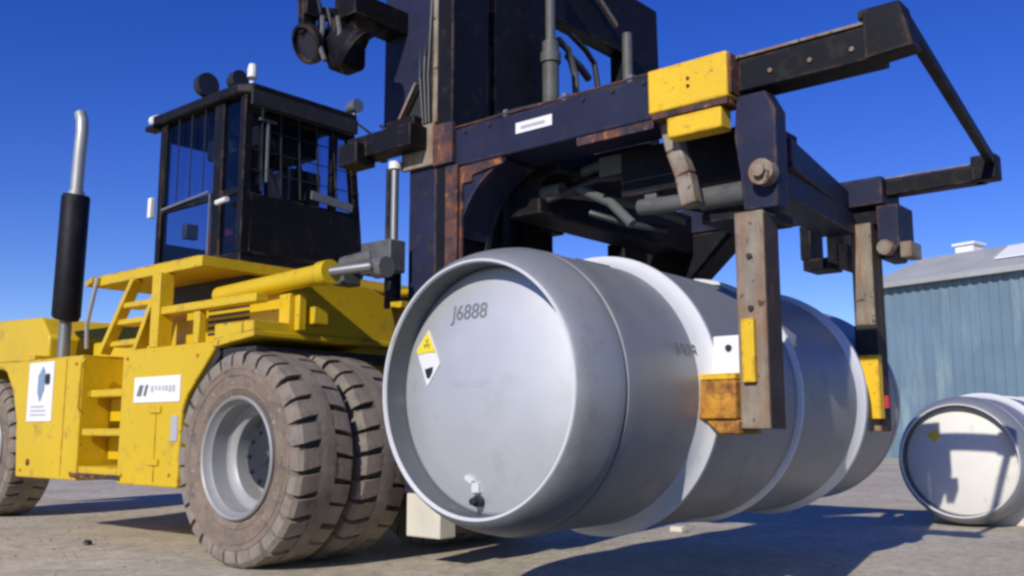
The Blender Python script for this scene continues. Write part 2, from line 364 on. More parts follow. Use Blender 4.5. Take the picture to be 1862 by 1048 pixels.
# drain plug, nameplate lines
q = MB(); q.tube([(-.047, y0+.16, zc-.515), (-.047, y0+.085, zc-.515)], .026, 16); q.tube([(-.047, y0+.085, zc-.515), (-.047, y0+.055, zc-.515)], .017, 6); q.build('drain_plug', 'hub', rt)
q = MB(); q.box(-.078, -.034, y0+.088, y0+.118, zc-.475, zc-.432); q.bar((-.115, y0+.092, zc-.405), (-.075, y0+.092, zc-.43), .02, .02); q.build('bracket', 'tank_ring', rt)
q = MB()
for k in range(3): q.box(-.17, .06-.02*k, y0+.1045, y0+.107, zc+.035-.012*k, zc+.037-.012*k)
hug(q.build('nameplate_lines', 'paleink', rt), .1075)
# faded stencil on the flank (illegible strokes)
q = MB()
def on_flank(sy, ang, dr=.0075): return Vector(((TR+dr)*math.cos(ang), y0+sy, zc+(TR+dr)*math.sin(ang)))
for k in range(4):
    for (u0, v0), (u1, v1) in (((0, 0), (0, 1)), ((0, 1), (.7, 1)), ((.7, 1), (.7, .1)), ((0, .45), (.6, .5)))[(k % 2):]:
        q.bar(on_flank(.70+.055*k+u0*.035, R(14)+v0*.075), on_flank(.70+.055*k+u1*.035, R(14)+v1*.075), .009, .002, (1, 0, .25))
q.build('flank_stencil', 'greyink', rt)
# manway tag on flank
# ---- second tank, standing on the yard behind
AB = R(40.52)
FB = Vector((math.cos(AB), -math.sin(AB), 0)); LB = Vector((math.sin(AB), math.cos(AB), 0))
c0 = WL(2.80, 5.75)
BS = .86
bt = empty('steel_tank', c0 + LB*(TL*BS/2), -AB); bt.scale = (BS, BS, BS)
bt.location.z = .60-ZC*BS
tag(bt, 'grey steel storage cylinder lying on the ground at right edge below the blue shed', 'tank')
tank_parts(bt, 'cream_end')
q = MB(); q.prism([(-.33, zc+.26), (-.25, zc+.19), (-.18, zc+.26), (-.25, zc+.33)], y0+.107, y0+.116); hug(q.build('hazard_label', 'labelyellow', bt), .118)
for o in (rt, bt): o['group'] = 'grey steel storage cylinders'
# saddles under parked tank
for s in (-1.05, 1.05):
    c = bt.location + LB*s
    sd_ = empty('concrete_saddle', (c.x, c.y, 0), -AB)
    q = MB(); q.prism([(-.40, 0), (.40, 0), (.40, .20), (.30, .115), (.15, .045), (0, .02), (-.15, .045), (-.30, .115), (-.40, .20)], -.12, .12)
    bo = q.build('saddle_block', 'concrete', sd_, bevel=.01)
    tag(sd_, 'concrete saddle under the %s end of the parked grey tank' % ('near' if s < 0 else 'far'), 'saddle', 'concrete saddles under the parked tank')

# ================================================================ lift truck
T = empty('lift_truck', WL(0, 0, 0), -A)
tag(T, 'yellow heavy lift truck with black cab and tall navy clamp frame carrying a grey tank', 'forklift')
TC = 1.5                                           # centre line

# ---- chassis
c = MB()
arch = arc((0, .70), .86, 166, 96, 8)
c.prism([(-.80, .47), (-1.66, .47), (-1.66, 1.49), (-.34, 1.49)] + [(-.40, 1.43), (-.72, 1.12), (-.78, 1.0)], .05, .55)
c.prism([(-3.46, .47), (-2.33, .47), (-2.33, 1.49), (-4.3, 1.49), (-4.02, 1.49), (-3.80, 1.40), (-3.63, 1.22), (-3.52, .95)], .05, .60)
c.box(-2.33, -1.66, .45, .60, .47, 1.49)           # back of the step recess
c.box(-3.4, -.85, .602, 2.6, .48, 1.47)
c.box(-.85, .02, 1.0, 2.0, .5, 1.5)
c.prism([(-3.40, .47), (-.8, .47), (-.8, 1.49), (-3.40, 1.49)], 2.602, 2.95)
body = c.build('chassis', 'yellow', T, bevel=.012, smooth=0)
for k, (z, yy) in enumerate(((1.17, .10), (.86, .07), (.56, .06))):
    q = MB(); q.box(-2.31, -1.68, yy, .44, z-.03, z+.03); q.build('step', 'yellow', body, bevel=.006)
    q = MB(); q.box(-2.30, -1.69, .30, .445, max(.48, z-.22), z-.035); q.build('step_riser', 'yellow', body)  # yellow riser plate below and behind each step
q = MB(); q.box(-2.40, -1.6, .035, .049, .50, .535); q.build('step_lip', 'rust', body)
# hood to the rear and counterweight
q = MB(); q.prism([(-3.55, 1.50), (-3.55, 1.74), (-3.75, 1.93), (-5.9, 2.0), (-6.15, 1.75), (-6.15, .75), (-6.1, .9), (-5.75, 1.35), (-5.2, 1.52), (-3.90, 1.52)], .30, 2.70)
q.build('counterweight', 'yellow', T, bevel=.03)
q = MB(); q.prism([(-1.5, 1.50), (-.02, 1.50), (-.02, 1.86), (-1.5, 1.86)], .34, 2.6); q.build('engine_hood', 'yellow', T, bevel=.012)
q = MB(); q.box(-3.3, -1.5, .6, 2.5, 1.495, 1.68); q.build('engine_block', 'yellow', T, bevel=.02)
# front fender over the drive wheels
q = MB()
q.prism_x([(.02, 1.50), (1.30, 1.50), (1.30, 1.60), (1.22, 1.86), (.98, 1.93), (.52, 1.93), (.30, 1.80), (.30, 1.60), (.02, 1.60)], -.02, .10)
q.box(-.36, -.03, .02, .34, 1.495, 1.60)
q.prism([(-.36, 1.44), (.12, 1.49), (.12, 1.53), (-.36, 1.495)], .01, 1.30)
q.build('front_fender', 'yellow', T, bevel=.008, smooth=0)
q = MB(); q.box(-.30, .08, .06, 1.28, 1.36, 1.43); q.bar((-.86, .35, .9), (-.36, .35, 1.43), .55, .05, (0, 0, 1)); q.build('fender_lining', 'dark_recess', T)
q = MB(); q.box(.105, .16, .34, .40, 1.55, 1.80); q.box(.105, .20, .44, .56, 1.60, 1.72); q.build('fender_bracket', 'yellow', T, bevel=.005)
q = MB(); q.box(-.5, .09, 1.305, 1.75, 1.55, 1.62); q.box(-.3, .14, 1.30, 1.80, 1.80, 1.85); q.tube([(.1, 1.25, 1.9), (.2, 1.45, 1.93), (.25, 1.75, 1.95)], .03); q.build('front_crossbeam', 'yellow', T, bevel=.006)
# tilt cylinder, yellow barrel over the fender
q = MB(); q.tube([(-.75, .30, 1.86), (.50, .30, 1.905)], .068, 24); q.tube([(.44, .30, 1.903), (.54, .30, 1.907)], .082, 24); tlt = q.build('tilt_cylinder', 'yellow', T)
q = MB(); q.tube([(.54, .30, 1.907), (.80, .42, 1.93)], .035, 16); q.tube([(.76, .50, 1.93), (.86, .50, 1.93)], .07, 16); q.build('cylinder_rod', 'galv', tlt)

# ---- platform under the cab with its posts and the upper ladder
pl = MB(); pl.box(-2.42, -.75, .14, 2.5, 2.07, 2.15); pl.prism_x([(.14, 2.15), (.30, 2.15), (.30, 2.155), (.14, 2.155)], -2.4, -.8)
plat = pl.build('cab_platform', 'yellow', T, bevel=.008)
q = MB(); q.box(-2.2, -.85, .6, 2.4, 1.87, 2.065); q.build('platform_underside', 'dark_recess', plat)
q = MB(); q.box(-1.34, -1.22, .08, .20, 1.495, 2.065); q.build('platform_post', 'yellow', plat, bevel=.006)
q = MB(); q.box(-1.22, .0, .10, .20, 1.74, 1.80); q.box(-.80, -.72, .12, .18, 1.495, 1.74); q.build('guard_rail', 'yellow', plat, bevel=.006)
q = MB()
q.bar((-2.07, .10, 1.49), (-1.72, .16, 2.07), .05, .09, (0, 1, 0)); q.bar((-1.52, .10, 1.49), (-1.28, .16, 2.07), .05, .09, (0, 1, 0))
lad = q.build('ladder', 'yellow', plat, bevel=.005)
for z, x0, x1 in ((1.56, -2.02, -1.50), (1.73, -1.93, -1.43), (1.86, -1.84, -1.37)):
    q = MB(); q.box(x0, x1, .11, .26, z-.022, z+.022); q.build('rung', 'yellow', lad, bevel=.004)
q = MB(); q.tube([(-2.42, .12, 1.55), (-2.40, .10, 1.75), (-2.30, .12, 2.14)], .018, 8); q.build('grab_rail', 'steel', plat)
q = MB(); q.tube([(-2.38, .14, 2.13), (-2.65, .2, 2.13), (-2.65, 1.2, 2.13)], .03, 10); q.build('grab_rail', 'yellow', plat)

# ---- exhaust stack
q = MB(); q.tube([(-3.46, .40, 1.90), (-3.45, .40, 1.93), (-3.415, .40, 3.05), (-3.41, .40, 3.08)], [.115, .128, .128, .112], 28); ex = q.build('exhaust_stack', 'black', T, smooth=40)
q = MB(); q.tube([(-3.46, .40, 1.45), (-3.45, .40, 1.92)], .055, 20); q.build('lower_pipe', 'galv', ex)
q = MB(); q.tube([(-3.41, .40, 3.07), (-3.395, .40, 3.45), (-3.375, .40, 3.68), (-3.39, .40, 3.80), (-3.44, .40, 3.88)], [.058, .058, .058, .057, .055], 20); q.build('upper_pipe', 'steel', ex)
q = MB(); q.tube([(-3.412, .40, 3.06), (-3.41, .40, 3.11)], .075, 20); q.build('pipe_clamp', 'steel', ex)
q = MB(); q.box(-3.62, -3.25, .06, .56, 1.492, 1.53); q.build('exhaust_foot', 'yellow', ex)

# ---- wheels
def make_wheel(name, loc, wdt=.40):
    hb = MB(); hb.lathe([(0, .205), (.05, .205), (.06, .215), (.20, .22), (.212, .235), (.212, .31), (.27, .315), (.27, .335), (0, .335)], 48)
    for k in range(10):
        a = 2*math.pi*k/10; hb.tube([(.17*math.cos(a), .25, .17*math.sin(a)), (.17*math.cos(a), .20, .17*math.sin(a))], .014, 6)
    wh = hb.build(name, 'hub', T, loc=loc)
    rm = MB(); rm.lathe([(.395, .03), (.402, -.01), (.392, -.022), (.378, -.012), (.368, .02), (.352, .04), (.345, .15), (.335, .165), (.30, .175), (.285, .19), (.28, .31), (.22, .315), (.22, .345), (.34, .345), (.355, wdt-.05), (.395, wdt-.02)], 72)
    rm.build('rim', 'rim', wh, smooth=30)
    t = MB(); R0 = .672
    half = [(.372, .035), (.40, .012), (.44, -.004), (.452, -.013), (.462, -.008), (.50, -.016), (.53, -.018), (.536, -.024), (.548, -.024), (.554, -.018), (.575, -.017), (.58, -.021), (.588, -.021), (.593, -.014), (.61, -.008), (.645, .012), (R0-.006, .04)]
    t.lathe(half + [(R0, .07), (R0+.004, .135), (.699, .145), (.703, wdt/2), (.699, wdt-.145), (R0+.004, wdt-.135), (R0, wdt-.07)] + [(r, wdt-y) for r, y in reversed(half)], 96)
    n = 28
    prof = [(.585, -.014), (.625, -.022), (.672, -.016), (.698, .012), (.704, .06), (.702, .15), (.66, .15), (.66, .06)]
    t.slot = 1
    for side in (0, 1):
        for k in range(n):
            a = 2*math.pi*(k+.5*side)/n; hw = math.pi/n*.86
            rings = []; jw = random.uniform(.88, 1.03); ja = random.uniform(-.012, .012); jr = random.uniform(0, .008)
            for s_ in (-1, 1):
                ring = []
                for r, y in prof:
                    aa = a + s_*hw*jw*(1 if y < .03 else .92) + (y*.25) + ja
                    r = r - (jr if r > .66 else 0)
                    yy = y if side == 0 else wdt-y
                    ring.append(t.v((r*math.cos(aa), yy, r*math.sin(aa))))
                rings.append(ring)
            m_ = len(prof); t.face(rings[0]); t.face(rings[1][::-1])
            for i in range(m_): t.face([rings[0][i], rings[1][i], rings[1][(i+1) % m_], rings[0][(i+1) % m_]])
    ty = t.build('tyre', ['tyre', 'tread'], wh, smooth=30)
    # groove floor in darker rubber
    me = ty.data; me.materials.append(M['groove'])
    for p in me.polygons:
        if p.material_index == 0:
            c_ = p.center; rr = math.hypot(c_.x, c_.z)
            if rr > .655: p.material_index = 1 if rr > .69 else 2
    return wh
def copy_tree(o, parent):
    c_ = o.copy(); S.collection.objects.link(c_); c_.parent = parent
    for ch in list(o.children): copy_tree(ch, c_)
    return c_
wh = make_wheel('wheel', (0, 0, .70))
wheels = [wh]
for x, y, rx in ((.0, .50, .3), (0, 2*TC-.50, .5), (0, 2*TC-.95, .1), (-5.20, .46, .2)):
    c_ = copy_tree(wh, T); c_.location = (x, y, .70); c_.rotation_euler = (0, rx, 0)
    if y > TC: c_.rotation_euler = (0, rx, math.pi)
q = MB(); q.tube([(0, .35, .70), (0, 2*TC-.35, .70)], .16, 16); q.box(-.25, .25, 1.0, 2.0, .45, 1.0); q.build('axle', 'dark_recess', T)
q = MB(); q.tube([(-5.20, .7, .70), (-5.20, 2*TC-.7, .70)], .13, 16); q.build('axle', 'dark_recess', T)

# ---- cab
X0, X1, Y0, Y1, Z0, Z1 = -2.10, -.82, .50, 1.74, 2.16, 3.52
q = MB()
P = .07
q.box(X0, X1, Y0, Y1, Z0, Z0+.08)
q.box(X1-.05, X1, Y0+P, Y1-P, Z0+.08, Z0+.56)                     # front lower panel
q.box(X0, X0+.05, Y0+P, Y1-P, Z0+.08, Z0+.30)
q.box(X0+P, X1-P, Y1-.05, Y1, Z0+.08, Z0+.55)
for x in (X0, X1-P):
    q.box(x, x+P, Y0, Y0+P, Z0+.08, Z1-.02)
    q.hexa([(x, Y1-P, Z0+.08), (x+P, Y1-P, Z0+.08), (x+P, Y1, Z0+.08), (x, Y1, Z0+.08), (x, Y1-P-.14, Z1-.02), (x+P, Y1-P-.14, Z1-.02), (x+P, Y1-.14, Z1-.02), (x, Y1-.14, Z1-.02)])
q.box(-1.25, -1.12, Y0, Y0+.06, Z0+.08, Z1-.02)                    # door pillar
q.box(X0+P, -1.25, Y0+.005, Y0+.05, Z0+.55, Z0+.60)                # waist rails
q.box(-1.12, X1-P, Y0+.005, Y0+.05, Z0+.55, Z0+.60)
q.box(X1-.05, X1-.005, Y0+P, Y1-P-.14, Z1-.16, Z1-.02)
q.box(X0+.005, X0+.05, Y0+P, Y1-P-.14, Z1-.16, Z1-.02)
q.box(X1-.05, X1-.005, Y0+.86, Y0+.93, Z0+.56, Z1-.16)
cab = q.build('cab', 'black', T, bevel=.008, smooth=0)
q = MB(); q.prism_z([(X0-.06, Y0-.05), (X1-.05, Y0-.05), (X1+.06, Y0+.03), (X1+.06, Y1-.16), (X1-.05, Y1-.10), (X0-.06, Y1-.10)], Z1-.02, Z1+.07); q.box(X0+.3, X1-.2, Y0+.2, Y1-.2, Z1+.07, Z1+.12); q.build('roof', 'black', cab, bevel=.02)
# curtain of things inside the cab
q = MB(); q.box(-1.75, -1.25, .86, 1.36, Z0+.08, Z0+.42); q.prism([(-1.80, Z0+.42), (-1.68, Z0+.42), (-1.78, Z0+1.05), (-1.90, Z0+1.05)], .88, 1.34); q.build('seat', 'dark_recess', cab, bevel=.04)
q = MB(); q.lathe([(.16, -.012), (.18, 0), (.16, .012), (.15, 0)], 24, closed=True); q.rot(Matrix.Translation((-1.08, 1.1, Z0+.78)) @ Matrix.Rotation(R(60), 4, 'Y') @ Matrix.Rotation(R(90), 4, 'X')); q.tube([(-.95, 1.1, Z0+.1), (-1.08, 1.1, Z0+.78)], .03, 8); q.build('steering_wheel', 'dark_recess', cab)
q = MB(); q.prism([(-1.55, Z0+.13), (-1.28, Z0+.10), (-1.27, Z0+.20), (-1.36, Z0+.36), (-1.44, Z0+.38), (-1.5, Z0+.22)], .62, .80); q.build('red_jacket', 'red', cab, bevel=.03)
q = MB(); q.box(-1.06, -.93, .62, .72, Z0+.12, Z0+.30); q.build('document_box', 'palehose', cab, bevel=.01)
q = MB(); q.box(-1.85, -1.78, .6, .72, Z0+.32, Z0+.45); q.build('switch_box', 'palehose', cab, bevel=.01)
q = MB(); q.box(-1.75, -1.0, .75, 1.35, Z1-.34, Z1-.03); q.build('headliner', 'dark_recess', cab)
q = MB(); q.box(X1-.4, X1-.06, 1.0, 1.3, Z0+.56, Z0+.86); q.build('dashboard', 'dark_recess', cab, bevel=.02)
for nm, (x0, x1, z0, z1) in (('side_window', (X0+P, -1.25, Z0+.60, Z1-.02)), ('side_window', (-1.12, X1-P, Z0+.60, Z1-.02)), ('side_window', (X0+P, -1.25, Z0+.08, Z0+.55)), ('side_window', (-1.12, X1-P, Z0+.08, Z0+.55))):
    q = MB(); q.box(x0, x1, Y0+.02, Y0+.028, z0, z1); wdw = q.build(nm, 'glass', cab, smooth=0)
q = MB(); q.box(X1-.034, X1-.026, Y0+P, Y1-P-.08, Z0+.56, Z1-.16); q.build('windscreen', 'glass', cab, smooth=0)
q = MB(); q.box(X0+.02, X0+.028, Y0+P, Y1-P-.08, Z0+.30, Z1-.16); q.build('rear_window', 'glass', cab, smooth=0)
q = MB(); q.hexa([(X0+P, Y1-.08, Z0+.55), (X1-P, Y1-.08, Z0+.55), (X1-P, Y1-.072, Z0+.55), (X0+P, Y1-.072, Z0+.55), (X0+P, Y1-.17, Z1-.02), (X1-P, Y1-.17, Z1-.02), (X1-P, Y1-.162, Z1-.02), (X0+P, Y1-.162, Z1-.02)]); q.build('side_window', 'glass', cab, smooth=0)
q = MB()
for k in range(5): q.bar((X1+.012, .66+k*.19, Z0+.58), (X1+.012, .65+k*.175, Z1-.05), .012, .012, (1, 0, 0))
for k in range(4): q.bar((X1+.012, .58, Z0+.74+.17*k), (X1+.012, 1.66-.03*k, Z0+.74+.17*k), .008, .008)
q.build('window_guard', 'dark_recess', cab)
q = MB()
for k in range(4): q.bar((X0+.12+.2*k, Y0-.006, Z0+.62), (X0+.12+.2*k, Y0-.006, Z1-.03), .008, .008, (0, 1, 0))
q.build('window_guard', 'dark_recess', cab)
q = MB(); q.bar((X1+.08, .50, Z1-.06), (X1+.08, 1.56, Z1-.06), .03, .12); q.bar((-1.3, .6, Z1-.2), (-1.3, 1.5, Z1-.5), .05, .05); q.tube([(-1.2, 1.2, Z1-.1), (-1.1, 1.25, Z0+.9), (-1.0, 1.2, Z0+.7)], .025, 8); q.build('sun_visor', 'dark_recess', cab)
# bright frames and door handle
q = MB(); q.bar((X0+.10, Y0-.008, Z0+.575), (-1.28, Y0-.008, Z0+.62), .012, .02); q.bar((-1.26, Y0-.008, Z0+.10), (-1.26, Y0-.008, Z0+.60), .012, .02, (1, 0, 0)); q.bar((X0+.1, Y0-.008, Z0+.09), (-1.26, Y0-.008, Z0+.09), .012, .02); q.build('door_trim', 'galv', cab)
q = MB(); q.tube([(-1.09, Y0-.05, Z0+.49), (-.95, Y0-.05, Z0+.50)], .022, 8); q.build('door_handle', 'white', cab)
q = MB(); q.bar((X1+.02, .70, Z0+.66), (X1+.02, .70, Z1-.2), .015, .025, (1, 0, 0)); q.bar((X1+.02, .62, Z1-.2), (X1+.02, .78, Z1-.2), .02, .02); q.build('wiper', 'galv', cab)
q = MB(); q.bar((X1+.015, 1.15, Z0+.64), (X1+.015, 1.58, Z0+.60), .02, .07); q.build('mirror', 'galv', cab)
# roof lights and mirror
q = MB(); q.tube([(X1-.02, .56, Z1+.06), (X1-.02, .56, Z1+.10)], .02, 10); q.lathe([(0, .15), (.03, .14), (.04, .10), (.04, .03), (0, .03)], 16, (X1-.02, .56, Z1+.10), 'z'); q.build('beacon', 'lens', cab)
def cab_lamp(name, loc, r, m='hub'):
    l = MB(); l.lathe([(0, -.10), (r*.6, -.09), (r, -.02), (r, .05), (r*.9, .05), (0, .04)], 24, axis='x'); l.tube([(0, 0, -r), (0, 0, -r-.06)], .015, 8)
    return l.build(name, m, cab, loc=loc)
cab_lamp('work_lamp', (-1.45, .52, Z1+.20), .10)
cab_lamp('work_lamp', (-1.05, .56, Z1+.16), .075)
cab_lamp('work_lamp', (X1+.02, 1.58, Z1+.15), .06, 'galv')
q = MB(); q.box(X0-.16, X0-.02, Y0-.06, Y0+.04, Z1-.05, Z1-.01); q.build('lamp_bracket', 'black', cab)
q = MB(); q.lathe([(0, -.05), (.05, -.03), (.05, .04), (0, .05)], 16, (X0-.1, Y0, Z1+.05), 'x'); q.build('work_lamp', 'lens', cab)
q = MB(); q.box(X0-.07, X0-.02, Y0-.05, Y0+.0, Z0+.52, Z0+.70); q.build('side_marker', 'white', cab, bevel=.01)
q = MB(); q.tube([(X1+.04, 1.60, Z1+.0), (X1+.18, 1.70, Z1-.14), (X1+.2, 1.72, Z1-.2)], .012, 8); q.box(X1+.16, X1+.22, 1.66, 1.80, Z1-.34, Z1-.18); q.build('mirror', 'black', cab, bevel=.015)

for k in range(5):
    q = MB(); q.box(-.95, -.42, .335, .339, 1.58+.045*k, 1.60+.045*k); q.build('vent_slot', 'dark_recess', body)
q = MB(); q.tube([(-2.25, .035, 1.0), (-2.25, .0, 1.05), (-2.25, .0, 1.40), (-2.25, .035, 1.45)], .012, 8); q.build('grab_handle', 'yellow', body)
# ---- labels on the chassis
q = MB(); q.box(-3.30, -2.82, .042, .049, .95, 1.46); lb = q.build('label_plate', 'white', T)
q = MB(); q.prism([(-3.10, 1.34), (-3.02, 1.42), (-2.98, 1.38), (-2.98, 1.22), (-3.05, 1.12), (-3.10, 1.2)], .036, .041); q.box(-2.95, -2.90, .036, .041, 1.26, 1.36); q.build('label_print', 'blueink', lb)
q = MB(); q.box(-2.96, -2.88, .034, .0355, 1.27, 1.35); q.build('label_mark', 'ink', lb)
for k in range(3):
    q = MB(); q.box(-3.22, -2.92-.05*(k == 2), .0385, .041, 1.00+.035*k, 1.012+.035*k); q.build('label_line', 'paleink', lb)
q = MB(); q.box(-1.45, -.80, .042, .049, 1.08, 1.27); lb2 = q.build('label_plate', 'white', T)
q = MB(); q.prism([(-1.40, 1.13), (-1.34, 1.13), (-1.31, 1.21), (-1.36, 1.21)], .036, .041); q.prism([(-1.30, 1.13), (-1.27, 1.13), (-1.24, 1.21), (-1.27, 1.21)], .036, .041); q.build('label_print', 'greyink', lb2)
for k in range(7):
    q = MB(); q.box(-1.20+k*.05+random.uniform(0, .012), -1.168+k*.05, .0385, .041, 1.15+random.uniform(0, .02), 1.20); q.build('print_stroke', 'paleink', lb2)
q = MB(); q.box(-.90, -.815, .042, .049, .80, .98); q.build('label_plate', 'tank_end', T)
q = MB(); q.lathe([(0, -.01), (.03, -.008), (.03, .0)], 12, (-3.22, .05, .60)); q.build('bolt', 'rust', T)

for x, z0, z1 in ((-1.12, .50, 1.05), (-2.60, .50, 1.47)):
    q = MB(); q.box(x-.004, x+.004, .046, .0495, z0, z1); q.build('panel_seam', 'pad_orange', body)
for x, z in ((-3.36, .53), (-2.42, .53), (-2.42, 1.42), (-1.58, .54), (-.90, .56), (-1.58, 1.42), (-.60, 1.40)):
    q = MB(); q.tube([(x, .05, z), (x, .038, z)], .013, 6); q.build('bolt', 'pad_orange', body)
for z in (.62, 1.0):
    q = MB(); q.box(-1.20, -1.05, .036, .049, z, z+.05); q.build('hinge', 'yellow', body, bevel=.004)
# ---- mast
q = MB()
q.box(.74, 1.0, .80, .93, .47, 4.6); q.box(.74, 1.0, 1.92, 2.05, .47, 4.6)
q.box(.78, .83, .93, 1.10, .25, 4.6); q.box(.78, .83, 1.75, 1.92, .25, 4.6)
for z in (.5, 1.6, 3.4, 4.4): q.box(.76, .86, 1.10, 1.75, z, z+.22)
mast = q.build('mast', 'navy', T, bevel=.008, smooth=0)
q = MB(); q.prism([(.50, 4.6), (.50, 3.02), (.60, 2.96), (.70, 3.02), (.86, 3.25), (.96, 3.6), (.97, 4.6)], .765, .797); q.build('mast_gusset', 'navy', mast, bevel=.006)
q = MB(); q.box(.76, 1.07, .80, .95, .19, .468); q.build('mast_foot', 'concrete', mast, bevel=.01)
q = MB(); q.box(.76, 1.0, 1.92, 2.05, .36, .468); q.build('mast_foot', 'navy', mast, bevel=.01)
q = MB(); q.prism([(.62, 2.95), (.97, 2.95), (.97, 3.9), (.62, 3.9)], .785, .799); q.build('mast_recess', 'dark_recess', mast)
q = MB(); q.bar((.50, .75, 3.015), (.60, .75, 2.955), .05, .02); q.bar((.60, .75, 2.955), (.70, .75, 3.015), .05, .02); q.bar((.70, .75, 3.015), (.86, .75, 3.245), .05, .02); q.build('gusset_lip', 'worn', mast)
q = MB(); q.box(.98, 1.03, .78, .82, 2.95, 4.6); q.box(.70, 1.02, .762, .797, 2.65, 2.94); q.build('mast_edge', 'worn', mast)
q = MB(); q.box(.30, .95, .60, .76, 2.76, 2.92); q.box(.30, .50, .52, .70, 2.70, 2.86); q.box(.62, .9, .68, .78, 2.92, 3.0); q.build('mast_bracket', 'black', mast, bevel=.01)
q = MB(); q.tube([(.68, .72, 2.0), (.68, .72, 2.66)], .028, 14); q.build('lift_rod', 'galv', mast)
q = MB(); q.tube([(.68, .72, 2.66), (.68, .72, 2.71)], .045, 14); q.build('rod_cap', 'white', mast)
q = MB(); q.tube([(.68, .72, 1.75), (.68, .72, 2.0)], .055, 14); q.tube([(.60, .74, 1.7), (.60, .74, 2.68)], .022, 8); q.build('lift_barrel', 'black', mast)
q = MB(); q.box(.50, .80, .58, .72, 1.92, 2.14); q.tube([(.35, .55, 2.0), (.60, .62, 2.04)], .06, 12); q.box(.30, .42, .50, .66, 1.86, 2.0); q.build('tilt_bracket', 'palehose', mast, bevel=.01)
q = MB()
q.box(.88, 1.14, .94, 1.26, .3, 4.6); q.box(.88, 1.14, 1.60, 1.90, .3, 4.6)
q.build('inner_mast', 'black', mast, bevel=.008, smooth=0)
for y in (1.33, 1.46):
    q = MB(); q.box(.92, .96, y, y+.07, .4, 4.6); q.build('lift_chain', 'dark_recess', mast)

for k in range(3):
    q = MB(); q.tube([(.86+.05*k, .785-.01*k, 4.6), (.87+.05*k, .78, 3.9), (.86+.04*k, .775, 3.3), (.90+.03*k, .77, 2.95)], .012, 8); q.build('hydraulic_hose', 'hose', mast)
# work lamps hung at the mast
def big_lamp(loc, dirv, r):
    l = MB()
    l.lathe([(0, -.17), (.05, -.165), (.09, -.12), (r, -.02), (r+.012, -.01), (r+.012, .04), (r-.01, .045), (r-.015, .02), (0, .018)], 28, axis='x')
    l.rot(Vector((1, 0, 0)).rotation_difference(Vector(dirv).normalized()).to_matrix().to_4x4())
    o = l.build('work_lamp', 'black', mast, loc=loc)
    k = MB(); k.lathe([(0, .022), (r-.03, .021), (r-.018, .02)], 24, axis='x'); k.rot(Vector((1, 0, 0)).rotation_difference(Vector(dirv).normalized()).to_matrix().to_4x4()); k.build('lamp_glass', 'hub', o)
    return o
big_lamp((.46, .13, 3.45), (-.05, -.85, -.45), .125)
big_lamp((.68, .30, 3.40), (.75, .75, -.75), .15)
q = MB(); q.tube([(.55, .16, 3.62), (.58, .14, 3.52), (.57, .13, 3.40), (.60, .15, 3.30)], .018, 8); q.build('cable', 'palehose', mast)
q = MB(); q.tube([(.66, .20, 3.60), (.70, .19, 3.48), (.68, .18, 3.38)], .018, 8); q.build('cable', 'palehose', mast)
q = MB(); q.box(.54, .74, .20, .40, 3.26, 3.44); q.build('lamp_housing', 'black', mast, bevel=.04)
q = MB(); q.lathe([(0, -.09), (.12, -.09), (.135, -.075), (.135, -.055), (.10, -.045), (.10, .045), (.135, .055), (.135, .075), (.12, .09), (0, .09)], 28); q.rot(Matrix.Rotation(R(-25), 4, 'Z')); q.build('hose_reel', 'black', mast, loc=(.58, .30, 3.50))
for k in range(3):
    q = MB(); q.lathe([(.10+.012*math.cos(t_*1.05), .012*math.sin(t_*1.05)) for t_ in range(6)], 24, closed=True); q.rot(Matrix.Rotation(R(-25), 4, 'Z')); q.build('cable_loop', 'palehose' if k == 1 else 'hose', mast, loc=(.575, .235+.035*k, 3.47+.01*k))
q = MB(); q.tube([(.50, .10, 3.86), (.52, .16, 3.70), (.47, .20, 3.52), (.52, .24, 3.34), (.60, .30, 3.32), (.66, .40, 3.48), (.68, .60, 3.66)], .016, 8); q.build('cable', 'hose', mast)
q = MB(); q.bar((.46, .12, 3.66), (.70, .74, 3.74), .07, .08); q.bar((.46, .11, 3.50), (.45, .09, 3.86), .11, .06, (1, 0, 0)); q.box(.44, .52, .05, .15, 3.62, 3.9); q.box(.52, .74, .28, .78, 3.64, 3.80); q.build('lamp_arm', 'black', mast, bevel=.006)
q = MB(); q.box(.60, .66, .28, .38, 3.80, 3.86); q.build('lamp_plug', 'white', mast)
q = MB(); q.tube([(.55, .2, 3.7), (.60, .2, 3.55), (.62, .26, 3.47)], .012, 8); q.build('cable', 'hose', mast)

# ---- carriage carrying the clamp frame
q = MB()
q.box(1.30, 1.44, .50, .84, 1.70, 4.5); q.box(1.26, 1.42, .92, 1.52, 2.45, 4.5)
q.box(1.30, 1.40, .84, .92, 2.45, 3.42); q.box(1.30, 1.40, .84, .92, 3.66, 4.5)
q.box(1.30, 1.44, 1.52, 2.98, 2.30, 2.74)
q.box(1.30, 1.44, 2.45, 2.95, 2.74, 3.84); q.box(1.30, 1.44, 1.52, 2.95, 3.84, 4.36)
q.box(1.28, 1.44, 2.40, 2.74, 1.75, 2.30)
q.box(1.145, 1.26, .96, 1.24, 2.5, 3.9); q.box(1.145, 1.26, 1.62, 1.88, 2.3, 2.7)
car = q.build('carriage', 'black', T, bevel=.008, smooth=0)
q = MB(); q.box(1.30, 1.47, .47, .50, 2.52, 2.78); q.box(1.40, 1.50, .485, .50, 1.75, 2.50); q.build('rusty_edge', 'rust', car)
q = MB(); q.tube([(1.55, 1.36, 2.70), (1.55, 1.36, 3.55)], .058, 18); q.tube([(1.55, 1.36, 3.40), (1.55, 1.36, 3.47)], .072, 18); q.tube([(1.55, 1.36, 3.55), (1.55, 1.36, 4.2)], .035, 14); q.build('shift_cylinder', 'palehose', car)
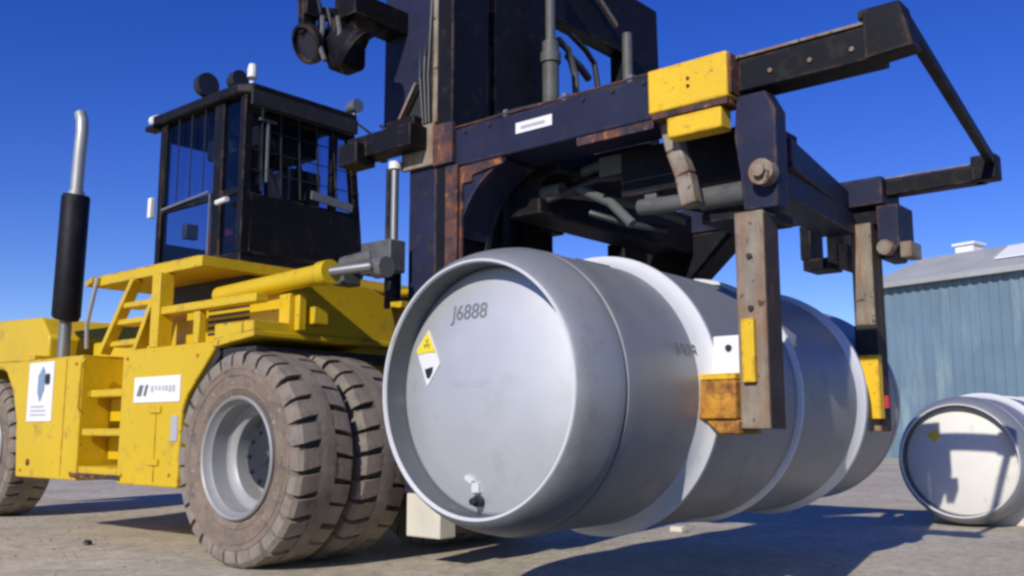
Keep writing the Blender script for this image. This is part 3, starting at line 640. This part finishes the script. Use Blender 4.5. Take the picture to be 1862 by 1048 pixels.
q = MB(); q.tube([(1.52, 1.48, 3.62), (1.52, 1.60, 3.58), (1.52, 1.68, 3.42), (1.52, 1.70, 3.2), (1.52, 1.68, 2.75)], .026, 10); q.build('hydraulic_hose', 'palehose', car)
q = MB(); q.tube([(1.52, 2.37, 2.7), (1.52, 2.37, 3.95)], .04, 12); q.build('guide_rod', 'palehose', car)
q = MB(); q.bar((1.50, 1.72, 4.30), (1.50, 2.25, 3.98), .03, .04); q.build('stay', 'worn', car)
q = MB(); q.tube([(1.50, 1.62, 3.55), (1.50, 1.78, 3.50), (1.48, 1.90, 3.46)], .03, 10); q.build('hydraulic_hose', 'hose', car)
q = MB(); q.tube([(1.50, 1.66, 3.72), (1.50, 1.84, 3.66), (1.48, 1.98, 3.60), (1.5, 2.02, 3.3), (1.5, 2.0, 2.72)], .022, 10); q.build('hydraulic_hose', 'hose', car)

# ---- clamp arms
def lerp(a, b, t): return a+(b-a)*t
# near arm ---------------------------------------------------------------
q = MB(); ya, yb = .505, .84
q.box(1.445, 2.93, ya, yb, 2.49, 2.735)
arm = q.build('clamp_arm', 'navy', T, bevel=.012)
k = [(1.445, 2.488), (1.86, 2.488)] + arc((1.98, 1.98), .50, 105, 172, 8) + [(1.445, 1.80)]
q = MB(); q.prism(k, ya+.02, ya+.06); q.prism(k, yb-.06, yb-.02); q.build('knee_plate', 'navy', arm, smooth=0)
q = MB()
ed = [(1.84, 2.47)] + arc((1.98, 1.98), .515, 106, 172, 8)
for (x0, z0), (x1, z1) in zip(ed, ed[1:]): q.bar((x0, (ya+yb)/2, z0), (x1, (ya+yb)/2, z1), .28, .02, (0, 0, 1))
q.build('knee_rib', 'navy', arm, smooth=0)
q = MB(); q.box(1.45, 1.60, ya+.005, ya+.018, 2.38, 2.485); q.box(1.45, 1.52, ya+.004, ya+.019, 1.82, 2.38); q.prism([(1.60, 2.42), (1.84, 2.45), (1.84, 2.486), (1.60, 2.486)], ya+.003, ya+.018); q.build('rusty_edge', 'rust', arm)
q = MB(); q.box(1.96, 2.23, ya-.006, ya-.001, 2.60, 2.665); q.build('label_plate', 'white', arm)
q = MB(); q.box(2.0, 2.18, ya-.008, ya-.0062, 2.622, 2.64); q.build('label_print', 'paleink', arm)
q = MB(); q.box(2.90, 3.355, .455, .60, 2.50, 2.735); eb = q.build('end_block', 'pad_yellow', arm, bevel=.01)
q = MB(); q.box(2.92, 3.35, .46, .60, 2.468, 2.498); q.box(3.357, 3.372, .47, .60, 2.52, 2.72); q.build('rusty_edge', 'rust', arm)
q = MB(); q.box(3.00, 3.31, .47, .58, 2.355, 2.466); q.build('lower_block', 'pad_yellow', arm, bevel=.01)
for x, z in ((3.14, 2.62), (3.14, 2.66)):
    q = MB(); q.tube([(x, .457, z-.02), (x, .448, z-.02)], .009, 8); q.build('bolt', 'rust', eb)
# sliding inner boom and its tip
q = MB(); q.box(3.375, 4.06, .53, .70, 2.53, 2.70); q.build('inner_boom', 'black', arm, bevel=.01)
q = MB(); q.box(3.375, 4.03, .52, .545, 2.702, 2.715); q.build('boom_lip', 'worn', arm)
q = MB(); q.prism([(4.01, 2.525), (4.23, 2.54), (4.18, 2.765), (3.99, 2.765), (3.99, 2.72), (4.01, 2.72)], .50, .63); q.build('boom_tip', 'black', arm, bevel=.01)
# clamp leg
q = MB(); q.prism([(3.38, 2.50), (3.53, 2.50), (3.58, 2.40), (3.575, 1.92), (3.40, 1.92), (3.385, 2.1), (3.36, 2.3)], .50, .62); q.build('leg_housing', 'navy', arm, bevel=.008)
q = MB(); q.box(3.345, 3.495, .50, .64, .885, 1.918); lg = q.build('clamp_leg', 'worn', arm, bevel=.006)
q = MB(); q.box(3.496, 3.503, .497, .643, .885, 1.90); q.build('leg_face', 'dark_brown', lg)  # forward side of the leg in a darker brown
q = MB(); q.tube([(3.53, .49, 2.08), (3.53, .42, 2.08)], .062, 16); q.tube([(3.53, .42, 2.08), (3.53, .39, 2.08)], .03, 8); q.build('pivot_pin', 'worn', arm)
q = MB(); q.box(3.135, 3.344, .46, .74, .93, 1.115); q.prism([(3.16, .93), (3.344, .93), (3.344, .86), (3.24, .86)], .48, .72); q.build('clamp_pad', 'pad_orange', lg, bevel=.01)
q = MB(); q.box(3.15, 3.343, .462, .738, 1.117, 1.145); q.box(3.375, 3.44, .470, .499, 1.10, 1.40); q.build('pad_bracket', 'pad_yellow', lg, bevel=.004)
q = MB(); q.box(3.20, 3.34, .52, .70, 1.147, 1.33); q.build('pad_plate', 'white', lg, bevel=.006)
q = MB(); q.tube([(3.285, .522, 1.27), (3.285, .510, 1.27)], .016, 10); q.build('bolt', 'ink', lg)
# lever and hydraulic ram
q = MB(); ln = [(2.94, 2.50), (2.98, 2.32), (3.03, 2.18), (3.06, 2.02)]
for (x0, z0), (x1, z1) in zip(ln, ln[1:]): q.bar((x0, .60, z0), (x1, .60, z1), .09, .085, (0, 1, 0))
q.build('lever', 'worn', arm, bevel=.01)
q = MB(); q.tube([(3.02, .78, 2.09), (3.36, .76, 2.085)], .06, 20); q.tube([(2.62, .80, 2.11), (3.02, .78, 2.09)], .045, 16); q.build('hydraulic_ram', 'palehose', arm)
q = MB(); q.box(2.45, 3.36, .86, 1.25, 2.20, 2.48); q.box(3.0, 3.34, .8, 1.2, 1.96, 2.02); q.build('ram_housing', 'black', arm, bevel=.01)

# far arm ------------------------------------------------------------------
q = MB(); q.box(1.445, 2.91, 2.70, 2.98, 2.36, 2.555); arf = q.build('clamp_arm', 'navy', T, bevel=.012)
k2 = [(1.30, 2.358), (2.25, 2.358), (2.12, 2.25), (1.88, 2.04), (1.72, 1.96), (1.45, 2.10), (1.30, 2.2)]
q = MB(); q.prism(k2, 2.72, 2.96); q.build('knee_plate', 'black', arf, smooth=0)
q = MB(); q.box(2.90, 3.31, 2.68, 3.02, 2.37, 2.56); q.build('end_block', 'navy', arf, bevel=.01)
q = MB(); q.box(2.95, 3.28, 2.74, 2.98, 2.25, 2.368); q.build('slide_box', 'black', arf)
q = MB(); q.box(2.91, 2.98, 2.69, 2.99, 2.02, 2.368); q.box(2.99, 3.03, 2.68, 2.98, 1.96, 2.14); q.build('cheek_plate', 'worn', arf, bevel=.006)
q = MB(); q.prism([(3.26, 2.36), (3.40, 2.36), (3.40, 2.08), (3.34, 2.0), (3.26, 2.0)], 2.69, 2.99); q.build('cheek_plate', 'navy', arf, bevel=.006)
q = MB(); q.tube([(3.33, 2.68, 2.06), (3.33, 2.60, 2.06)], .05, 12); q.box(3.40, 3.47, 2.7, 2.9, 2.0, 2.1); q.build('pivot_pin', 'worn', arf)
q = MB(); q.box(2.72, 2.91, 2.72, 2.96, 1.98, 2.06); q.box(2.70, 2.78, 2.73, 2.95, 2.06, 2.30); q.build('ram_bracket', 'black', arf, bevel=.006)
q = MB(); q.box(3.315, 3.92, 2.74, 2.86, 2.43, 2.54); q.build('inner_boom', 'black', arf, bevel=.008)
q = MB(); q.box(3.315, 3.85, 2.73, 2.75, 2.542, 2.552); q.build('boom_lip', 'worn', arf)
q = MB(); q.box(3.86, 4.01, 2.70, 2.83, 2.43, 2.59); q.build('boom_tip', 'black', arf, bevel=.01)
q = MB(); q.box(3.065, 3.205, 2.72, 2.90, 1.57, 2.26); q.box(3.065, 3.205, 2.72, 2.90, .87, 1.36); lf = q.build('clamp_leg', 'worn', arf, bevel=.006)
q = MB(); q.box(3.062, 3.208, 2.717, 2.903, 1.36, 1.57); q.build('leg_band', 'ink', lf)
q = MB(); q.box(3.206, 3.213, 2.715, 2.885, .87, 2.25); q.build('leg_face', 'dark_brown', lf)  # same darker brown on the far leg's forward side
q = MB(); q.box(3.075, 3.235, 2.64, 2.718, .95, 1.365); q.build('clamp_pad', 'pad_yellow', lf, bevel=.006)
q = MB(); q.box(2.99, 3.064, 2.70, 2.90, .87, 1.12); q.build('pad_foot', 'rust', lf, bevel=.006)
q = MB(); q.box(3.22, 3.26, 2.72, 2.76, 1.02, 1.10); q.build('lamp', 'red', lf)
for x in (1.55, 1.75, 2.45, 2.65, 2.85):
    q = MB(); q.tube([(x, .507, 2.70), (x, .494, 2.70)], .012, 6); q.build('bolt', 'dark_recess', arm)
for x in (3.55, 3.75, 3.95):
    q = MB(); q.tube([(x, .532, 2.60), (x, .520, 2.60)], .012, 6); q.build('bolt', 'worn', arm)
q = MB(); q.box(2.40, 2.90, .503, .515, 2.44, 2.487); q.build('wear_strip', 'rust', arm, bevel=.003)
q = MB(); q.tube([(1.45, .50, 2.742), (2.0, .502, 2.742), (2.9, .50, 2.742)], .006, 6); q.build('weld_bead', 'rust', arm)
q = MB(); q.tube([(1.50, .60, 2.77), (1.9, .58, 2.78), (2.3, .60, 2.765), (2.85, .62, 2.78), (3.1, .66, 2.77), (3.5, .62, 2.735)], .016, 8); q.build('hydraulic_hose', 'hose', arm)
for x in (1.8, 2.25, 2.7):
    q = MB(); q.box(x, x+.03, .57, .63, 2.737, 2.80); q.build('hose_clamp', 'galv', arm)
for z in (1.2, 1.45, 1.7):
    q = MB(); q.tube([(3.42, .502, z), (3.42, .486, z)], .014, 6); q.build('bolt', 'dark_brown', lg)
# cross members
q = MB(); q.bar((4.17, .60, 2.69), (3.97, 2.80, 2.54), .05, .06); cb = q.build('crossbar', 'black', T, bevel=.006)
q = MB(); q.bar((3.47, .72, 2.24), (3.0, 2.69, 2.42), .16, .15); q.bar((3.40, .72, 2.10), (3.0, 2.68, 2.26), .22, .14); q.build('cross_brace', 'navy', T, bevel=.008)
q = MB(); q.box(1.60, 1.86, .85, 2.70, 2.20, 2.50); q.box(1.46, 2.5, 1.1, 1.5, 2.40, 2.60); q.bar((1.9, .85, 2.50), (2.5, 2.7, 2.46), .3, .16); q.build('transverse_beam', 'black', T, bevel=.012)
# hoses and fittings between the arms
hs_ = [[(1.7, .9, 2.38), (2.1, 1.0, 2.30), (2.4, 1.15, 2.22), (2.62, 1.3, 2.12)],
       [(1.9, .88, 2.28), (2.25, .92, 2.36), (2.5, .95, 2.34), (2.7, .9, 2.22)],
       [(2.0, 1.0, 2.44), (2.3, .95, 2.46), (2.6, .92, 2.40), (2.75, .95, 2.3)],
       [(2.2, .9, 2.16), (2.4, 1.0, 2.08), (2.55, 1.2, 2.06)], [(2.1, .92, 2.33), (2.35, .9, 2.2), (2.5, .9, 2.05)]]
for i, p in enumerate(hs_):
    q = MB(); q.tube(p, .022 if i % 2 else .03, 10); q.build('hydraulic_hose', 'palehose' if i in (0, 2, 4) else 'hose', T)
q = MB(); q.box(2.28, 2.48, .88, .98, 2.36, 2.48); q.build('valve_block', 'palehose', T, bevel=.008)
q = MB(); q.tube([(1.85, .9, 2.33), (2.0, .9, 2.33)], .05, 12); q.build('hose_fitting', 'palehose', T)
q = MB(); q.box(2.6, 2.68, .87, .95, 2.1, 2.3); q.build('valve_block', 'palehose', T, bevel=.008)

# ---------------------------------------------------------------- yard bits
def block(x, y, sx, sy, sz, label, rz=0):
    q = MB(); q.prism([(-sx/2, 0), (sx/2, 0), (sx/2*.86, sz), (-sx/2*.86, sz)], -sy/2, sy/2)
    o = q.build('concrete_block', 'concrete', None, bevel=.012); o.location = WL(x, y); o.rotation_euler = (0, 0, -A+rz)
    return tag(o, label, 'block')
block(-.28, 2.02, .26, .2, .36, 'pale concrete block on the ground behind the front tyres of the lift truck')
block(1.02, 3.80, .13, .12, .05, 'small pale concrete block on the shadowed ground under the raised tank')
def pebble(x, y, r, label):
    q = MB(); bmesh.ops.create_icosphere(q.bm, subdivisions=2, radius=r)
    for v_ in q.bm.verts: v_.co *= 1+random.uniform(-.18, .18); v_.co.z *= .65
    o = q.build('stone', 'hub'); o.location = WL(x, y, r*.45); return tag(o, label, 'stone')
pebble(-1.95, .0, .035, 'small dark stone on the sunlit concrete left of the front tyre')

g = MB()
for i in range(420):
    x, y = random.uniform(-7, 5.5), random.uniform(-1.2, 7.5)
    if random.random() < .5: x, y = random.uniform(-5, -.5), random.uniform(-.9, 1.6)
    r_ = random.choice((.005, .006, .008, .010, .014)); p_ = WL(x, y, r_*.4)
    a_ = random.uniform(0, 6.28); pts = [p_ + Vector((math.cos(a_+k*1.26)*r_*random.uniform(.7, 1.2), math.sin(a_+k*1.26)*r_*random.uniform(.7, 1.2), random.uniform(-.3, .2)*r_)) for k in range(5)]
    top = g.v(p_ + Vector((0, 0, r_*.7))); vs = [g.v(q_) for q_ in pts]
    for k in range(5): g.face([vs[k], vs[(k+1) % 5], top])
tag(g.build('gravel', 'gravel', smooth=0), kind='stuff')
